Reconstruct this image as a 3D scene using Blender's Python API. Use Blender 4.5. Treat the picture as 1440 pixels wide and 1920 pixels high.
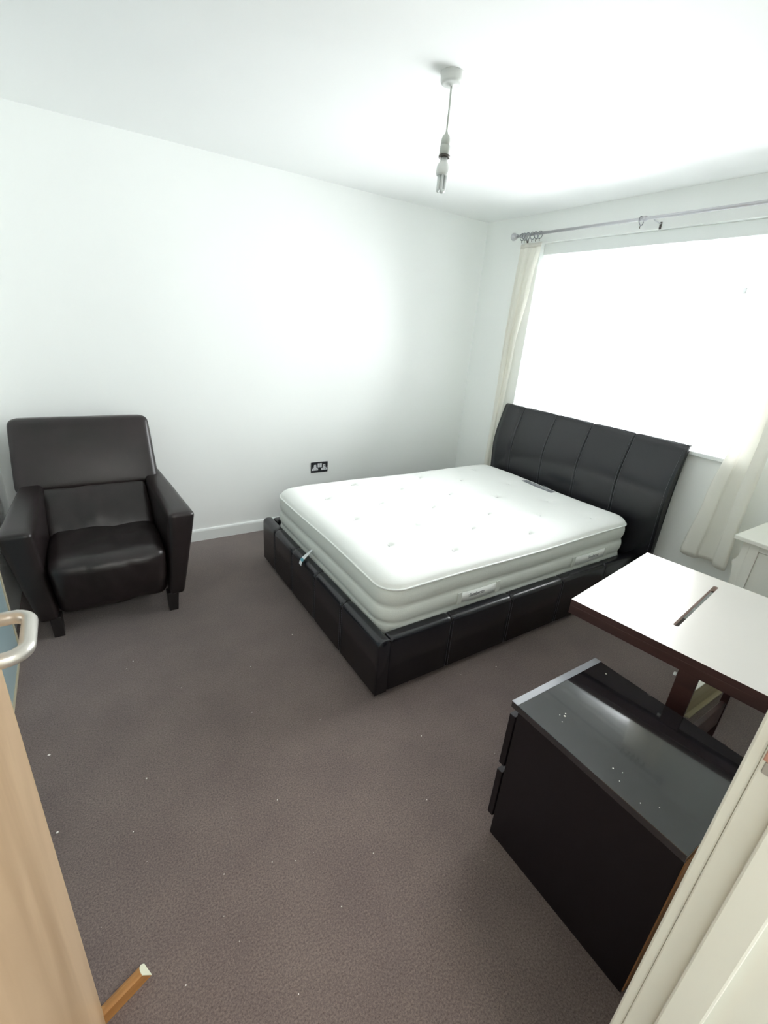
import bpy, bmesh, math, random
from mathutils import Vector, Matrix, noise
random.seed(7)
S = bpy.context.scene
C = S.collection
for o in list(bpy.data.objects):
    bpy.data.objects.remove(o)

# ------------------------------------------------------------------ camera
CH = 1.5586
cam_d = bpy.data.cameras.new('camera')
cam = bpy.data.objects.new('camera', cam_d)
C.objects.link(cam)
R_ = ((0.84072733, -0.53630312, 0.07454206),
      (0.14313279, 0.35289905, 0.92464873),
      (-0.52219782, -0.76670804, 0.37345444))
cam.matrix_world = Matrix.Translation((0, 0, CH)) @ Matrix(R_).transposed().to_4x4()
cam_d.sensor_fit = 'HORIZONTAL'
cam_d.sensor_width = 36
cam_d.lens = 36 * 863.88 / 1440
cam_d.clip_start = 0.01
S.camera = cam

# ------------------------------------------------------------------ light, exposure
W = bpy.data.worlds.new('overcast_sky')
S.world = W
W.use_nodes = True
bg = W.node_tree.nodes['Background']
bg.inputs[0].default_value = (0.965, 0.985, 1.0, 1)
bg.inputs[1].default_value = 13.0
S.view_settings.view_transform = 'Standard'
S.view_settings.look = 'None'
S.view_settings.gamma = 1
S.view_settings.use_curve_mapping = False
S.view_settings.exposure = 0.60
S.cycles.max_bounces = 20
S.cycles.diffuse_bounces = 16
S.cycles.glossy_bounces = 6
S.cycles.transparent_max_bounces = 12
S.cycles.sample_clamp_indirect = 40


def area(name, loc, rot, sx, sy, power, portal=False, col=(1, 1, 1)):
    d = bpy.data.lights.new(name, 'AREA')
    d.shape = 'RECTANGLE'
    d.size = sx
    d.size_y = sy
    d.energy = power
    d.color = col
    if portal:
        d.cycles.is_portal = True
    o = bpy.data.objects.new(name, d)
    o.location = loc
    o.rotation_euler = rot
    C.objects.link(o)
    return o


area('window_portal', (3.15, 1.76, 1.60), (0, math.radians(90), 0), 1.25, 1.80, 1, portal=True)
area('hall_fill_light', (0.34, -0.95, 2.34), (0, 0, 0), 0.5, 0.5, 17, col=(1.0, 0.98, 0.95))  # unseen fill lamp, added in the hall to brighten the room


# ------------------------------------------------------------------ materials
def mat(name, col, rough=0.5, metal=0.0, bump=None, noise_col=None, coat=0.0, spec=0.5, sheen=0.0, trans=0.0):
    """bump=(scale,strength,distance[,kind])  noise_col=(scale,col2,contrast)"""
    m = bpy.data.materials.new(name)
    m.use_nodes = True
    nt = m.node_tree
    b = nt.nodes['Principled BSDF']
    out = nt.nodes['Material Output']
    b.inputs['Base Color'].default_value = (*col, 1)
    b.inputs['Roughness'].default_value = rough
    b.inputs['Metallic'].default_value = metal
    b.inputs['Specular IOR Level'].default_value = spec
    b.inputs['Coat Weight'].default_value = coat
    b.inputs['Sheen Weight'].default_value = sheen
    tc = nt.nodes.new('ShaderNodeTexCoord')
    if noise_col:
        n = nt.nodes.new('ShaderNodeTexNoise')
        n.inputs['Scale'].default_value = noise_col[0]
        n.inputs['Detail'].default_value = 6
        nt.links.new(tc.outputs['Object'], n.inputs['Vector'])
        r = nt.nodes.new('ShaderNodeValToRGB')
        r.color_ramp.elements[0].position = 0.5 - noise_col[2]
        r.color_ramp.elements[1].position = 0.5 + noise_col[2]
        r.color_ramp.elements[0].color = (*noise_col[1], 1)
        r.color_ramp.elements[1].color = (*col, 1)
        nt.links.new(n.outputs['Fac'], r.inputs[0])
        nt.links.new(r.outputs[0], b.inputs['Base Color'])
    if bump:
        if len(bump) > 3 and bump[3] == 'voronoi':
            n = nt.nodes.new('ShaderNodeTexVoronoi')
            o = n.outputs['Distance']
        else:
            n = nt.nodes.new('ShaderNodeTexNoise')
            n.inputs['Detail'].default_value = 4
            o = n.outputs['Fac']
        n.inputs['Scale'].default_value = bump[0]
        nt.links.new(tc.outputs['Object'], n.inputs['Vector'])
        bp = nt.nodes.new('ShaderNodeBump')
        bp.inputs['Strength'].default_value = bump[1]
        bp.inputs['Distance'].default_value = bump[2]
        nt.links.new(o, bp.inputs['Height'])
        nt.links.new(bp.outputs[0], b.inputs['Normal'])
    if trans:
        t = nt.nodes.new('ShaderNodeBsdfTranslucent')
        t.inputs[0].default_value = (*col, 1)
        mx = nt.nodes.new('ShaderNodeMixShader')
        mx.inputs[0].default_value = trans
        nt.links.new(b.outputs[0], mx.inputs[1])
        nt.links.new(t.outputs[0], mx.inputs[2])
        nt.links.new(mx.outputs[0], out.inputs[0])
    return m


def wood(name, c1, c2, axis='Z', scale=6.0, rough=0.45, stretch=12.0):
    m = bpy.data.materials.new(name)
    m.use_nodes = True
    nt = m.node_tree
    b = nt.nodes['Principled BSDF']
    b.inputs['Roughness'].default_value = rough
    tc = nt.nodes.new('ShaderNodeTexCoord')
    mp = nt.nodes.new('ShaderNodeMapping')
    s = [stretch, stretch, stretch]
    s['XYZ'.index(axis)] = 1.0
    mp.inputs['Scale'].default_value = s
    nt.links.new(tc.outputs['Object'], mp.inputs[0])
    n = nt.nodes.new('ShaderNodeTexNoise')
    n.inputs['Scale'].default_value = scale / 4
    n.inputs['Detail'].default_value = 8
    n.inputs['Distortion'].default_value = 0.6
    nt.links.new(mp.outputs[0], n.inputs['Vector'])
    r = nt.nodes.new('ShaderNodeValToRGB')
    r.color_ramp.elements[0].position = 0.35
    r.color_ramp.elements[1].position = 0.65
    r.color_ramp.elements[0].color = (*c1, 1)
    r.color_ramp.elements[1].color = (*c2, 1)
    nt.links.new(n.outputs['Fac'], r.inputs[0])
    nt.links.new(r.outputs[0], b.inputs['Base Color'])
    return m


def carpet_mat():
    m = bpy.data.materials.new('brown_carpet')
    m.use_nodes = True
    nt = m.node_tree
    b = nt.nodes['Principled BSDF']
    b.inputs['Roughness'].default_value = 0.95
    b.inputs['Specular IOR Level'].default_value = 0.1
    b.inputs['Sheen Weight'].default_value = 0.6
    b.inputs['Sheen Roughness'].default_value = 0.45
    tc = nt.nodes.new('ShaderNodeTexCoord')

    def N(scale, det=4):
        n = nt.nodes.new('ShaderNodeTexNoise')
        n.inputs['Scale'].default_value = scale
        n.inputs['Detail'].default_value = det
        nt.links.new(tc.outputs['Object'], n.inputs['Vector'])
        return n
    n1 = N(190, 8)
    n1.inputs['Roughness'].default_value = 0.85
    r = nt.nodes.new('ShaderNodeValToRGB')
    e = r.color_ramp.elements
    e[0].position = 0.33
    e[0].color = (0.045, 0.035, 0.032, 1)
    e[1].position = 0.70
    e[1].color = (0.275, 0.221, 0.207, 1)
    nt.links.new(n1.outputs['Fac'], r.inputs[0])
    n2 = N(5, 5)
    r2 = nt.nodes.new('ShaderNodeValToRGB')
    r2.color_ramp.elements[0].position = 0.3
    r2.color_ramp.elements[0].color = (0.90, 0.86, 0.86, 1)
    r2.color_ramp.elements[1].position = 0.7
    r2.color_ramp.elements[1].color = (1.08, 1.05, 1.02, 1)
    nt.links.new(n2.outputs['Fac'], r2.inputs[0])
    mx = nt.nodes.new('ShaderNodeMix')
    mx.data_type = 'RGBA'
    mx.blend_type = 'MULTIPLY'
    mx.inputs['Factor'].default_value = 1
    nt.links.new(r.outputs[0], mx.inputs['A'])
    nt.links.new(r2.outputs[0], mx.inputs['B'])
    nt.links.new(mx.outputs['Result'], b.inputs['Base Color'])
    bp = nt.nodes.new('ShaderNodeBump')
    bp.inputs['Strength'].default_value = 0.3
    bp.inputs['Distance'].default_value = 0.003
    nt.links.new(n1.outputs['Fac'], bp.inputs['Height'])
    nt.links.new(bp.outputs[0], b.inputs['Normal'])
    return m


def glass_mat():
    m = bpy.data.materials.new('pane_glass')
    m.use_nodes = True
    nt = m.node_tree
    for n in list(nt.nodes):
        if n.type != 'OUTPUT_MATERIAL':
            nt.nodes.remove(n)
    out = nt.nodes['Material Output']
    t = nt.nodes.new('ShaderNodeBsdfTransparent')
    g = nt.nodes.new('ShaderNodeBsdfGlossy')
    g.inputs['Roughness'].default_value = 0.02
    f = nt.nodes.new('ShaderNodeFresnel')
    f.inputs[0].default_value = 1.45
    mx = nt.nodes.new('ShaderNodeMixShader')
    nt.links.new(f.outputs[0], mx.inputs[0])
    nt.links.new(t.outputs[0], mx.inputs[1])
    nt.links.new(g.outputs[0], mx.inputs[2])
    nt.links.new(mx.outputs[0], out.inputs[0])
    return m


M = {}
M['wall'] = mat('wall_paint', (0.90, 0.92, 0.905), 0.7, bump=(90, 0.12, 0.001))
M['ceiling'] = mat('ceiling_paint', (0.90, 0.917, 0.912), 0.8, bump=(60, 0.1, 0.001))
M['gloss_white'] = mat('white_gloss_paint', (0.84, 0.87, 0.86), 0.35)
M['carpet'] = carpet_mat()
M['upvc'] = mat('white_window_plastic', (0.9, 0.92, 0.92), 0.3, trans=0.35)  # translucency added so the frames wash out, standing in for window glare
M['glass'] = glass_mat()
M['brown_leather'] = mat('brown_black_leather', (0.020, 0.013, 0.014), 0.34, bump=(260, 0.25, 0.0008, 'voronoi'),
                         noise_col=(7, (0.010, 0.008, 0.0075), 0.25), spec=0.5)
M['black_leather'] = mat('black_leather', (0.0065, 0.0068, 0.0105), 0.27, bump=(300, 0.12, 0.0005, 'voronoi'), spec=0.65)
M['dark_wood'] = mat('dark_stained_leg', (0.012, 0.009, 0.009), 0.5)
M['thread'] = mat('grey_thread', (0.10, 0.10, 0.115), 0.6)
M['grey_cloth'] = mat('grey_backing_cloth', (0.22, 0.22, 0.18), 0.9)
M['slat'] = mat('pale_slat_wood', (0.45, 0.33, 0.2), 0.6)
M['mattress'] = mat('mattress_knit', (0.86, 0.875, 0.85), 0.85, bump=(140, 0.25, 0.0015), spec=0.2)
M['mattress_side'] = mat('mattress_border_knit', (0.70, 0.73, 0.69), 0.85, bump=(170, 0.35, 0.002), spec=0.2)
M['mattress_tape'] = mat('mattress_tape', (0.86, 0.88, 0.86), 0.7)
M['tuft'] = mat('tuft_felt', (0.62, 0.63, 0.62), 0.9)
M['label_grey'] = mat('woven_label_grey', (0.24, 0.25, 0.27), 0.7)
M['label_ink'] = mat('label_ink', (0.16, 0.17, 0.19), 0.7)
M['label_light'] = mat('label_light_thread', (0.55, 0.56, 0.58), 0.7)
M['teal'] = mat('teal_print', (0.10, 0.30, 0.38), 0.6)
M['tag_white'] = mat('care_tag_white', (0.75, 0.78, 0.80), 0.6)
M['plastic_white'] = mat('white_plastic', (0.70, 0.72, 0.70), 0.4)
M['plastic_aged'] = mat('aged_white_plastic', (0.50, 0.53, 0.49), 0.4)
M['bulb_glass'] = mat('unlit_tube_glass', (0.62, 0.65, 0.64), 0.15)
M['chrome'] = mat('brushed_chrome', (0.60, 0.60, 0.63), 0.35, metal=0.6)
M['ring_metal'] = mat('ring_metal', (0.30, 0.31, 0.34), 0.35, metal=0.6)
M['bronze'] = mat('dark_bracket_metal', (0.10, 0.09, 0.08), 0.4, metal=0.7)
M['satin'] = mat('satin_aluminium', (0.62, 0.60, 0.56), 0.32, metal=0.75)
M['brass'] = mat('coppery_plate', (0.55, 0.30, 0.24), 0.35, metal=0.5)
M['steel'] = mat('dull_steel', (0.45, 0.45, 0.44), 0.4, metal=0.7)
M['curtain'] = mat('cream_curtain_cloth', (0.93, 0.92, 0.88), 0.8, bump=(35, 0.2, 0.003), trans=0.45, spec=0.2)
M['black_gloss'] = mat('black_gloss_board', (0.012, 0.011, 0.014), 0.10, spec=0.9, coat=0.6)
M['black_board'] = mat('black_brown_board', (0.010, 0.007, 0.009), 0.45, spec=0.25)
M['edge_strip'] = mat('pale_silver_edge', (0.36, 0.37, 0.41), 0.3, spec=0.6, coat=0.5)  # even silvery grey, paler than the black boards
M['fibreboard'] = mat('raw_fibreboard', (0.28, 0.13, 0.05), 0.8)
M['table_top'] = mat('pale_laminate', (0.82, 0.78, 0.74), 0.28, spec=0.6)
M['table_wood'] = wood('red_brown_table_wood', (0.035, 0.013, 0.012), (0.06, 0.024, 0.021), 'Y', rough=0.4)
M['slot_edge'] = mat('raw_slot_edge', (0.60, 0.48, 0.44), 0.7)
M['cream'] = mat('cream_paint', (0.86, 0.85, 0.78), 0.4)
M['cream_wood'] = wood('cream_raw_wood', (0.40, 0.34, 0.20), (0.50, 0.45, 0.30), 'X', rough=0.6)
M['door'] = wood('light_beech_veneer', (0.44, 0.295, 0.17), (0.59, 0.42, 0.265), 'Z', scale=5, rough=0.38, stretch=7)
M['door_edge'] = wood('beech_edge', (0.5, 0.36, 0.2), (0.6, 0.45, 0.28), 'Z', rough=0.5)
M['jamb'] = mat('cream_white_gloss', (0.70, 0.70, 0.64), 0.38)
M['pine'] = wood('orange_pine', (0.36, 0.16, 0.045), (0.50, 0.25, 0.08), 'X', scale=10, rough=0.45)
M['cut'] = mat('pale_cut_end', (0.72, 0.72, 0.55), 0.8)
M['panel_blue'] = mat('pale_blue_green_panel', (0.30, 0.40, 0.42), 0.3)
M['panel_edge'] = mat('beige_edging', (0.46, 0.42, 0.30), 0.4)
M['socket_black'] = mat('black_nickel_plate', (0.015, 0.016, 0.022), 0.3, spec=0.6)
M['socket_white'] = mat('white_socket_insert', (0.72, 0.73, 0.76), 0.4)
M['crumb'] = mat('white_crumb', (0.75, 0.72, 0.68), 0.9)


# ------------------------------------------------------------------ helpers
def thing(name, label, cat, loc=(0, 0, 0), rotz=0.0, group=None):
    o = bpy.data.objects.new(name, None)
    o.empty_display_size = 0.05
    C.objects.link(o)
    o.location = loc
    o.rotation_euler = (0, 0, rotz)
    o['label'] = label
    o['category'] = cat
    if group:
        o['group'] = group
    return o


def rootof(o):
    while o.parent:
        o = o.parent
    return o


def obj(name, bm, m, parent=None, smooth=False, world=True, origin=None, kind=None, label=None):
    """link bm as one mesh object. world=True: vertices are in world metres."""
    if parent is not None and world:
        r = rootof(parent)
        base = Matrix.Translation(r.location) @ Matrix.Rotation(r.rotation_euler[2], 4, 'Z')
        bmesh.ops.transform(bm, matrix=base.inverted(), verts=bm.verts)
    if parent is None and origin is not None:
        bmesh.ops.translate(bm, vec=-Vector(origin), verts=bm.verts)
    bmesh.ops.recalc_face_normals(bm, faces=bm.faces)
    me = bpy.data.meshes.new(name)
    bm.to_mesh(me)
    bm.free()
    for mm in (m if isinstance(m, (list, tuple)) else [m]):
        me.materials.append(mm)
    if smooth:
        for p in me.polygons:
            p.use_smooth = True
    o = bpy.data.objects.new(name, me)
    C.objects.link(o)
    if parent is not None:
        o.parent = parent
    elif origin is not None:
        o.location = origin
    if kind:
        o['kind'] = kind
    if label:
        o['label'] = label
    return o


def struct(name, bm, m, **k):
    return obj(name, bm, m, kind='structure', **k)


def box(bm, x0, x1, y0, y1, z0, z1, bev=0.0, seg=2, mi=0):
    r = bmesh.ops.create_cube(bm, size=1.0)
    vs = r['verts']
    for v in vs:
        v.co = Vector(((x0 + x1) / 2 + v.co.x * (x1 - x0), (y0 + y1) / 2 + v.co.y * (y1 - y0),
                       (z0 + z1) / 2 + v.co.z * (z1 - z0)))
    fs = list({f for v in vs for f in v.link_faces})
    for f in fs:
        f.material_index = mi
    if bev:
        es = list({e for v in vs for e in v.link_edges})
        r = bmesh.ops.bevel(bm, geom=es, offset=bev, segments=seg, profile=0.5, affect='EDGES')
        for f in r['faces']:
            f.material_index = mi
    return bm


def nb():
    return bmesh.new()


def bx(*a, **k):
    return box(nb(), *a, **k)


def tube(bm, pts, r, seg=12, cap=True, closed=False):
    pts = [Vector(p) for p in pts]
    n = len(pts)
    rr = r if isinstance(r, (list, tuple)) else [r] * n
    rings = []
    ref = None
    for i, p in enumerate(pts):
        if closed:
            d = pts[(i + 1) % n] - pts[i - 1]
        else:
            d = pts[min(i + 1, n - 1)] - pts[max(i - 1, 0)]
        d.normalize()
        if ref is None:
            ref = d.orthogonal().normalized()
        a = ref - d * ref.dot(d)
        a.normalize()
        ref = a
        b = d.cross(a)
        rings.append([bm.verts.new(p + (a * math.cos(t) + b * math.sin(t)) * rr[i])
                      for t in (2 * math.pi * k / seg for k in range(seg))])
    m = n if closed else n - 1
    for i in range(m):
        A, B = rings[i], rings[(i + 1) % n]
        for k in range(seg):
            bm.faces.new((A[k], A[(k + 1) % seg], B[(k + 1) % seg], B[k]))
    if cap and not closed:
        bm.faces.new(rings[0][::-1])
        bm.faces.new(rings[-1])
    return bm


def lathe(bm, prof, cx, cy, seg=32):
    """prof: list of (r,z)"""
    rings = []
    for r, z in prof:
        if r < 1e-6:
            rings.append([bm.verts.new((cx, cy, z))])
        else:
            rings.append([bm.verts.new((cx + r * math.cos(2 * math.pi * k / seg), cy + r * math.sin(2 * math.pi * k / seg), z))
                          for k in range(seg)])
    for A, B in zip(rings, rings[1:]):
        for k in range(seg):
            k2 = (k + 1) % seg
            if len(A) == 1 and len(B) == 1:
                continue
            if len(A) == 1:
                bm.faces.new((A[0], B[k], B[k2]))
            elif len(B) == 1:
                bm.faces.new((A[k], A[k2], B[0]))
            else:
                bm.faces.new((A[k], A[k2], B[k2], B[k]))
    return bm


def softbox(c8, r, bulge=(0, 0, 0, 0, 0, 0), n=14, wr=0.0, wscale=6.0, seed=0.0):
    """Rounded, padded hexahedron. c8: corners 000,100,010,110,001,101,011,111 (x fastest).
    bulge: outward swelling of faces -x,+x,-y,+y,-z,+z in metres; wr: wrinkle amplitude."""
    c = [Vector(p) for p in c8]
    hx = ((c[1] - c[0]).length + (c[3] - c[2]).length + (c[5] - c[4]).length + (c[7] - c[6]).length) / 8
    hy = ((c[2] - c[0]).length + (c[3] - c[1]).length + (c[6] - c[4]).length + (c[7] - c[5]).length) / 8
    hz = ((c[4] - c[0]).length + (c[5] - c[1]).length + (c[6] - c[2]).length + (c[7] - c[3]).length) / 8
    h = Vector((hx, hy, hz))
    r = min(r, hx * 0.98, hy * 0.98, hz * 0.98)
    bm = nb()

    def tri(u, v, w):
        u, v, w = (u + 1) / 2, (v + 1) / 2, (w + 1) / 2
        p = Vector()
        for k in range(8):
            a = u if k & 1 else 1 - u
            b = v if k & 2 else 1 - v
            d = w if k & 4 else 1 - w
            p += c[k] * (a * b * d)
        return p
    # non uniform parameter lines: dense near the rounded edges
    def lines(hh):
        e = r / hh
        k = 4
        a = [-1 + e * (1 - math.cos(math.pi / 2 * i / k)) * 1.0 for i in range(k + 1)]
        inner = [(-1 + e) + (2 - 2 * e) * i / n for i in range(1, n)]
        return a + inner + [-q for q in reversed(a)]
    L = [lines(x) for x in h]
    for ax in range(3):
        a1, a2 = (ax + 1) % 3, (ax + 2) % 3
        for s in (-1, 1):
            grid = []
            for u in L[a1]:
                row = []
                for v in L[a2]:
                    p = [0, 0, 0]
                    p[ax] = s
                    p[a1] = u
                    p[a2] = v
                    q = Vector([p[i] * h[i] for i in range(3)])
                    inn = Vector([max(-h[i] + r, min(h[i] - r, q[i])) for i in range(3)])
                    d = q - inn
                    if d.length > 1e-9:
                        q = inn + d.normalized() * r
                    t = [q[i] / h[i] for i in range(3)]
                    # bulges
                    for i in range(3):
                        j, k = (i + 1) % 3, (i + 2) % 3
                        amt = (bulge[2 * i] if t[i] < 0 else bulge[2 * i + 1]) * abs(t[i])
                        if amt:
                            f = max(0, 1 - t[j] ** 2) * max(0, 1 - t[k] ** 2)
                            t[i] += math.copysign(amt * f ** 0.6 / h[i], t[i])
                    w = tri(*t)
                    if wr:
                        nn = noise.noise(Vector((w.x * wscale + seed, w.y * wscale, w.z * wscale * 0.6)))
                        n2 = noise.noise(Vector((w.x * wscale * 3 + seed, w.y * wscale * 1.2, w.z * wscale * 2.2)))
                        cen = tri(0, 0, 0)
                        w += (w - cen).normalized() * (nn * wr + n2 * wr * 0.4)
                    row.append(bm.verts.new(w))
                grid.append(row)
            for i in range(len(grid) - 1):
                for j in range(len(grid[0]) - 1):
                    f = (grid[i][j], grid[i + 1][j], grid[i + 1][j + 1], grid[i][j + 1])
                    bm.faces.new(f if s > 0 else f[::-1])
    bmesh.ops.remove_doubles(bm, verts=bm.verts, dist=1e-5)
    return bm


def c8box(x0, x1, y0, y1, z0, z1):
    return [(x, y, z) for z in (z0, z1) for y in (y0, y1) for x in (x0, x1)]


def text_bm(s, size, mtx, ext=0.0004, squeeze=1.0):
    cu = bpy.data.curves.new('t', 'FONT')
    cu.body = s
    cu.size = size
    cu.extrude = ext
    cu.align_x = 'CENTER'
    cu.align_y = 'CENTER'
    cu.resolution_u = 2
    o = bpy.data.objects.new('t', cu)
    me = bpy.data.meshes.new_from_object(o)
    bm = nb()
    bm.from_mesh(me)
    bmesh.ops.scale(bm, vec=(squeeze, 1, 1), verts=bm.verts)
    bmesh.ops.transform(bm, matrix=mtx, verts=bm.verts)
    bpy.data.objects.remove(o)
    bpy.data.curves.remove(cu)
    bpy.data.meshes.remove(me)
    return bm


def extrude_poly(bm, pts, vec, mi=0):
    vec = Vector(vec)
    a = [bm.verts.new(Vector(p)) for p in pts]
    b = [bm.verts.new(Vector(p) + vec) for p in pts]
    fs = [bm.faces.new(a[::-1]), bm.faces.new(b)]
    n = len(a)
    for i in range(n):
        fs.append(bm.faces.new((a[i], a[(i + 1) % n], b[(i + 1) % n], b[i])))
    for f in fs:
        f.material_index = mi
    return bm


# ------------------------------------------------------------------ room shell
XL, XR, YN, YF, H = -0.43, 3.018, 0.071, 3.258, 2.40     # left, window side, near, far
DX0, DX1, DH = -0.205, 0.58, 2.02                        # doorway
WY0, WY1, WZ0, WZ1 = 0.95, 2.665, 1.0, 2.208              # window opening

struct('floor', bx(XL - 0.1, XR + 0.12, -1.5, YF + 0.1, -0.08, 0.0), M['carpet'])
struct('ceiling', bx(XL - 0.1, XR + 0.12, -1.5, YF + 0.1, H, H + 0.08), M['ceiling'])
struct('wall_back', bx(XL - 0.1, XR + 0.12, YF, YF + 0.1, 0, H), M['wall'])
struct('wall_left', bx(XL - 0.1, XL, YN, YF, 0, H), M['wall'])
b = nb()
box(b, XR, XR + 0.12, YN - 0.125, WY0, 0, H)
box(b, XR, XR + 0.12, WY1, YF, 0, H)
box(b, XR, XR + 0.12, WY0, WY1, 0, WZ0)
box(b, XR, XR + 0.12, WY0, WY1, WZ1, H)
struct('wall_right', b, M['wall'])
b = nb()
box(b, XL - 0.1, DX0 - 0.02, YN - 0.125, YN, 0, H)
box(b, DX1 + 0.03, XR, YN - 0.125, YN, 0, H)
box(b, DX0 - 0.02, DX1 + 0.03, YN - 0.125, YN, DH + 0.03, H)
struct('wall_front', b, M['wall'])
# hallway behind the doorway
b = nb()
box(b, XL - 0.1, XL, -1.5, YN - 0.125, 0, H)
box(b, 1.6, 1.7, -1.5, YN - 0.125, 0, H)
box(b, XL - 0.1, 1.7, -1.6, -1.5, 0, H)
struct('wall_hall', b, M['wall'])


def skirting(name, p0, p1, nrm, h=0.088, d=0.016):
    p0, p1, nrm = Vector(p0), Vector(p1), Vector(nrm)
    up = Vector((0, 0, 1))
    prof = [(0, 0), (d, 0), (d, h - 0.014), (d * 0.8, h - 0.005), (d * 0.35, h), (0, h)]
    b = nb()
    extrude_poly(b, [p0 + nrm * a + up * z for a, z in prof], p1 - p0)
    return struct(name, b, M['gloss_white'])


skirting('baseboard_back', (XL, YF, 0), (XR, YF, 0), (0, -1, 0))
skirting('baseboard_right', (XR, 0.3, 0), (XR, YF - 0.016, 0), (-1, 0, 0))

# window
win = struct('window_1', bx(3.065, 3.125, WY0, WY1, WZ0 + 0.03, WZ0 + 0.09, bev=0.006), M['upvc'])
ym = [WY0, 1.555, 2.09, WY1]


def wpart(name, bm, m):
    o = obj(name, bm, m, parent=win)
    return o


wpart('top_rail', bx(3.055, 3.125, WY0, WY1, WZ1 - 0.075, WZ1, bev=0.004), M['gloss_white'])
for y in (WY0 + 0.028, 1.555, 2.09, WY1 - 0.028):
    wpart('mullion', bx(3.065, 3.125, y - 0.028, y + 0.028, WZ0 + 0.09, WZ1 - 0.075, bev=0.006), M['upvc'])
for i in range(3):
    a, c = (WY0 + .056 if i == 0 else ym[i] + .028), (WY1 - .056 if i == 2 else ym[i + 1] - .028)
    if i != 1:
        wpart('transom', bx(3.07, 3.12, a, c, 1.80, 1.85, bev=0.005), M['upvc'])
        wpart('pane', bx(3.093, 3.099, a, c, WZ0 + 0.09, 1.80), M['glass'])
        s = nb()
        for (u0, u1, v0, v1) in ((a, c, 1.85, 1.885), (a, c, WZ1 - .11, WZ1 - .075),
                                 (a, a + .035, 1.885, WZ1 - .11), (c - .035, c, 1.885, WZ1 - .11)):
            box(s, 3.057, 3.09, u0, u1, v0, v1, bev=0.004)
        sash = wpart('sash', s, M['upvc'])
        obj('pane', bx(3.078, 3.084, a + .035, c - .035, 1.885, WZ1 - .11), M['glass'], parent=sash)
    else:
        wpart('pane', bx(3.093, 3.099, a, c, WZ0 + 0.09, WZ1 - 0.075), M['glass'])
wpart('window_sill', bx(2.990, 3.065, WY0 - 0.04, WY1 + 0.04, WZ0 - 0.012, WZ0 + 0.012, bev=0.005), M['gloss_white'])
hd = wpart('window_handle', bx(3.045, 3.065, 1.25, 1.27, 1.86, 1.89, bev=0.004), M['upvc'])

# door frame on the right of the doorway
jb = nb()
box(jb, DX1, DX1 + 0.03, YN - 0.125, YN, 0, DH + 0.03, bev=0.002)
jamb = struct('trim_1', jb, M['jamb'])
obj('door_stop', bx(DX1 - 0.013, DX1 + 0.001, 0.002, 0.0405, 0, DH, bev=0.003), M['jamb'], parent=jamb)
sp = obj('strike_plate', bx(DX1 - 0.0025, DX1 + 0.002, 0.050, 0.0692, 1.147, 1.19, bev=0.001), M['brass'], parent=jamb,
         label='coppery strike plate')
obj('latch_hole', bx(DX1 - 0.0032, DX1 - 0.001, 0.054, 0.065, 1.155, 1.18), M['steel'], parent=sp)
b = tube(nb(), [(DX1 - 0.004, 0.060, 1.185), (DX1 - 0.0024, 0.060, 1.185)], 0.004, 12)
obj('screw', b, M['steel'], parent=sp)
b = bx(DX1 - 0.002, DX1 + 0.002, 0.050, 0.0665, 1.131, 1.146, bev=0.001)
obj('repair_patch', b, M['steel'], parent=jamb)
struct('trim_2', bx(DX0 - 0.02, DX0, YN - 0.125, YN, 0, DH + 0.03, bev=0.002), M['jamb'])
struct('trim_3', bx(DX0 - 0.02, DX1 + 0.03, YN - 0.125, YN, DH, DH + 0.03, bev=0.002), M['jamb'])

# architraves on the room side
b = bx(DX1 + 0.003, DX1 + 0.063, YN, YN + 0.014, 0, DH + 0.06, bev=0.003)
struct('trim_4', b, M['jamb'])

# open door
door = struct('door_1', bx(-0.197, -0.155, 0.065, 0.752, 0.008, 1.98, bev=0.0015), M['door'])
obj('lipping', bx(-0.1965, -0.1555, 0.7515, 0.7575, 0.008, 1.98, bev=0.001), M['door_edge'], parent=door)
# lever handle that returns to the door face
hz = 1.155
pts = [(-0.157, 0.700, hz), (-0.120, 0.700, hz)]
for k in range(1, 7):
    a = math.pi / 2 * k / 6
    pts.append((-0.120 + 0.022 * math.sin(a), 0.700 - 0.022 * (1 - math.cos(a)), hz))
pts += [(-0.098, 0.66, hz), (-0.098, 0.625, hz)]
for k in range(1, 7):
    a = math.pi / 2 * k / 6
    pts.append((-0.098 - 0.022 * (1 - math.cos(a)), 0.625 - 0.022 * math.sin(a), hz))
pts += [(-0.157, 0.603, hz)]
hn = obj('door_handle', tube(nb(), pts, 0.0095, 20), M['satin'], parent=door, smooth=True)
obj('rose', tube(nb(), [(-0.156, 0.700, hz), (-0.148, 0.700, hz)], 0.026, 28), M['satin'], parent=hn)
for z in (0.25, 1.0, 1.75):
    obj('hinge', bx(-0.160, -0.152, 0.062, 0.072, z - 0.05, z + 0.05, bev=0.002), M['steel'], parent=door)

# ------------------------------------------------------------------ double socket
so = thing('wall_socket', 'black double wall socket with white inserts on the white wall above the skirting', 'socket',
           (1.553, YF, 0.468))
sw, sh = 0.073, 0.043
pl = obj('face_plate', bx(1.553 - sw, 1.553 + sw, YF - 0.007, YF, 0.468 - sh, 0.468 + sh, bev=0.003), M['socket_black'], parent=so)


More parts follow.
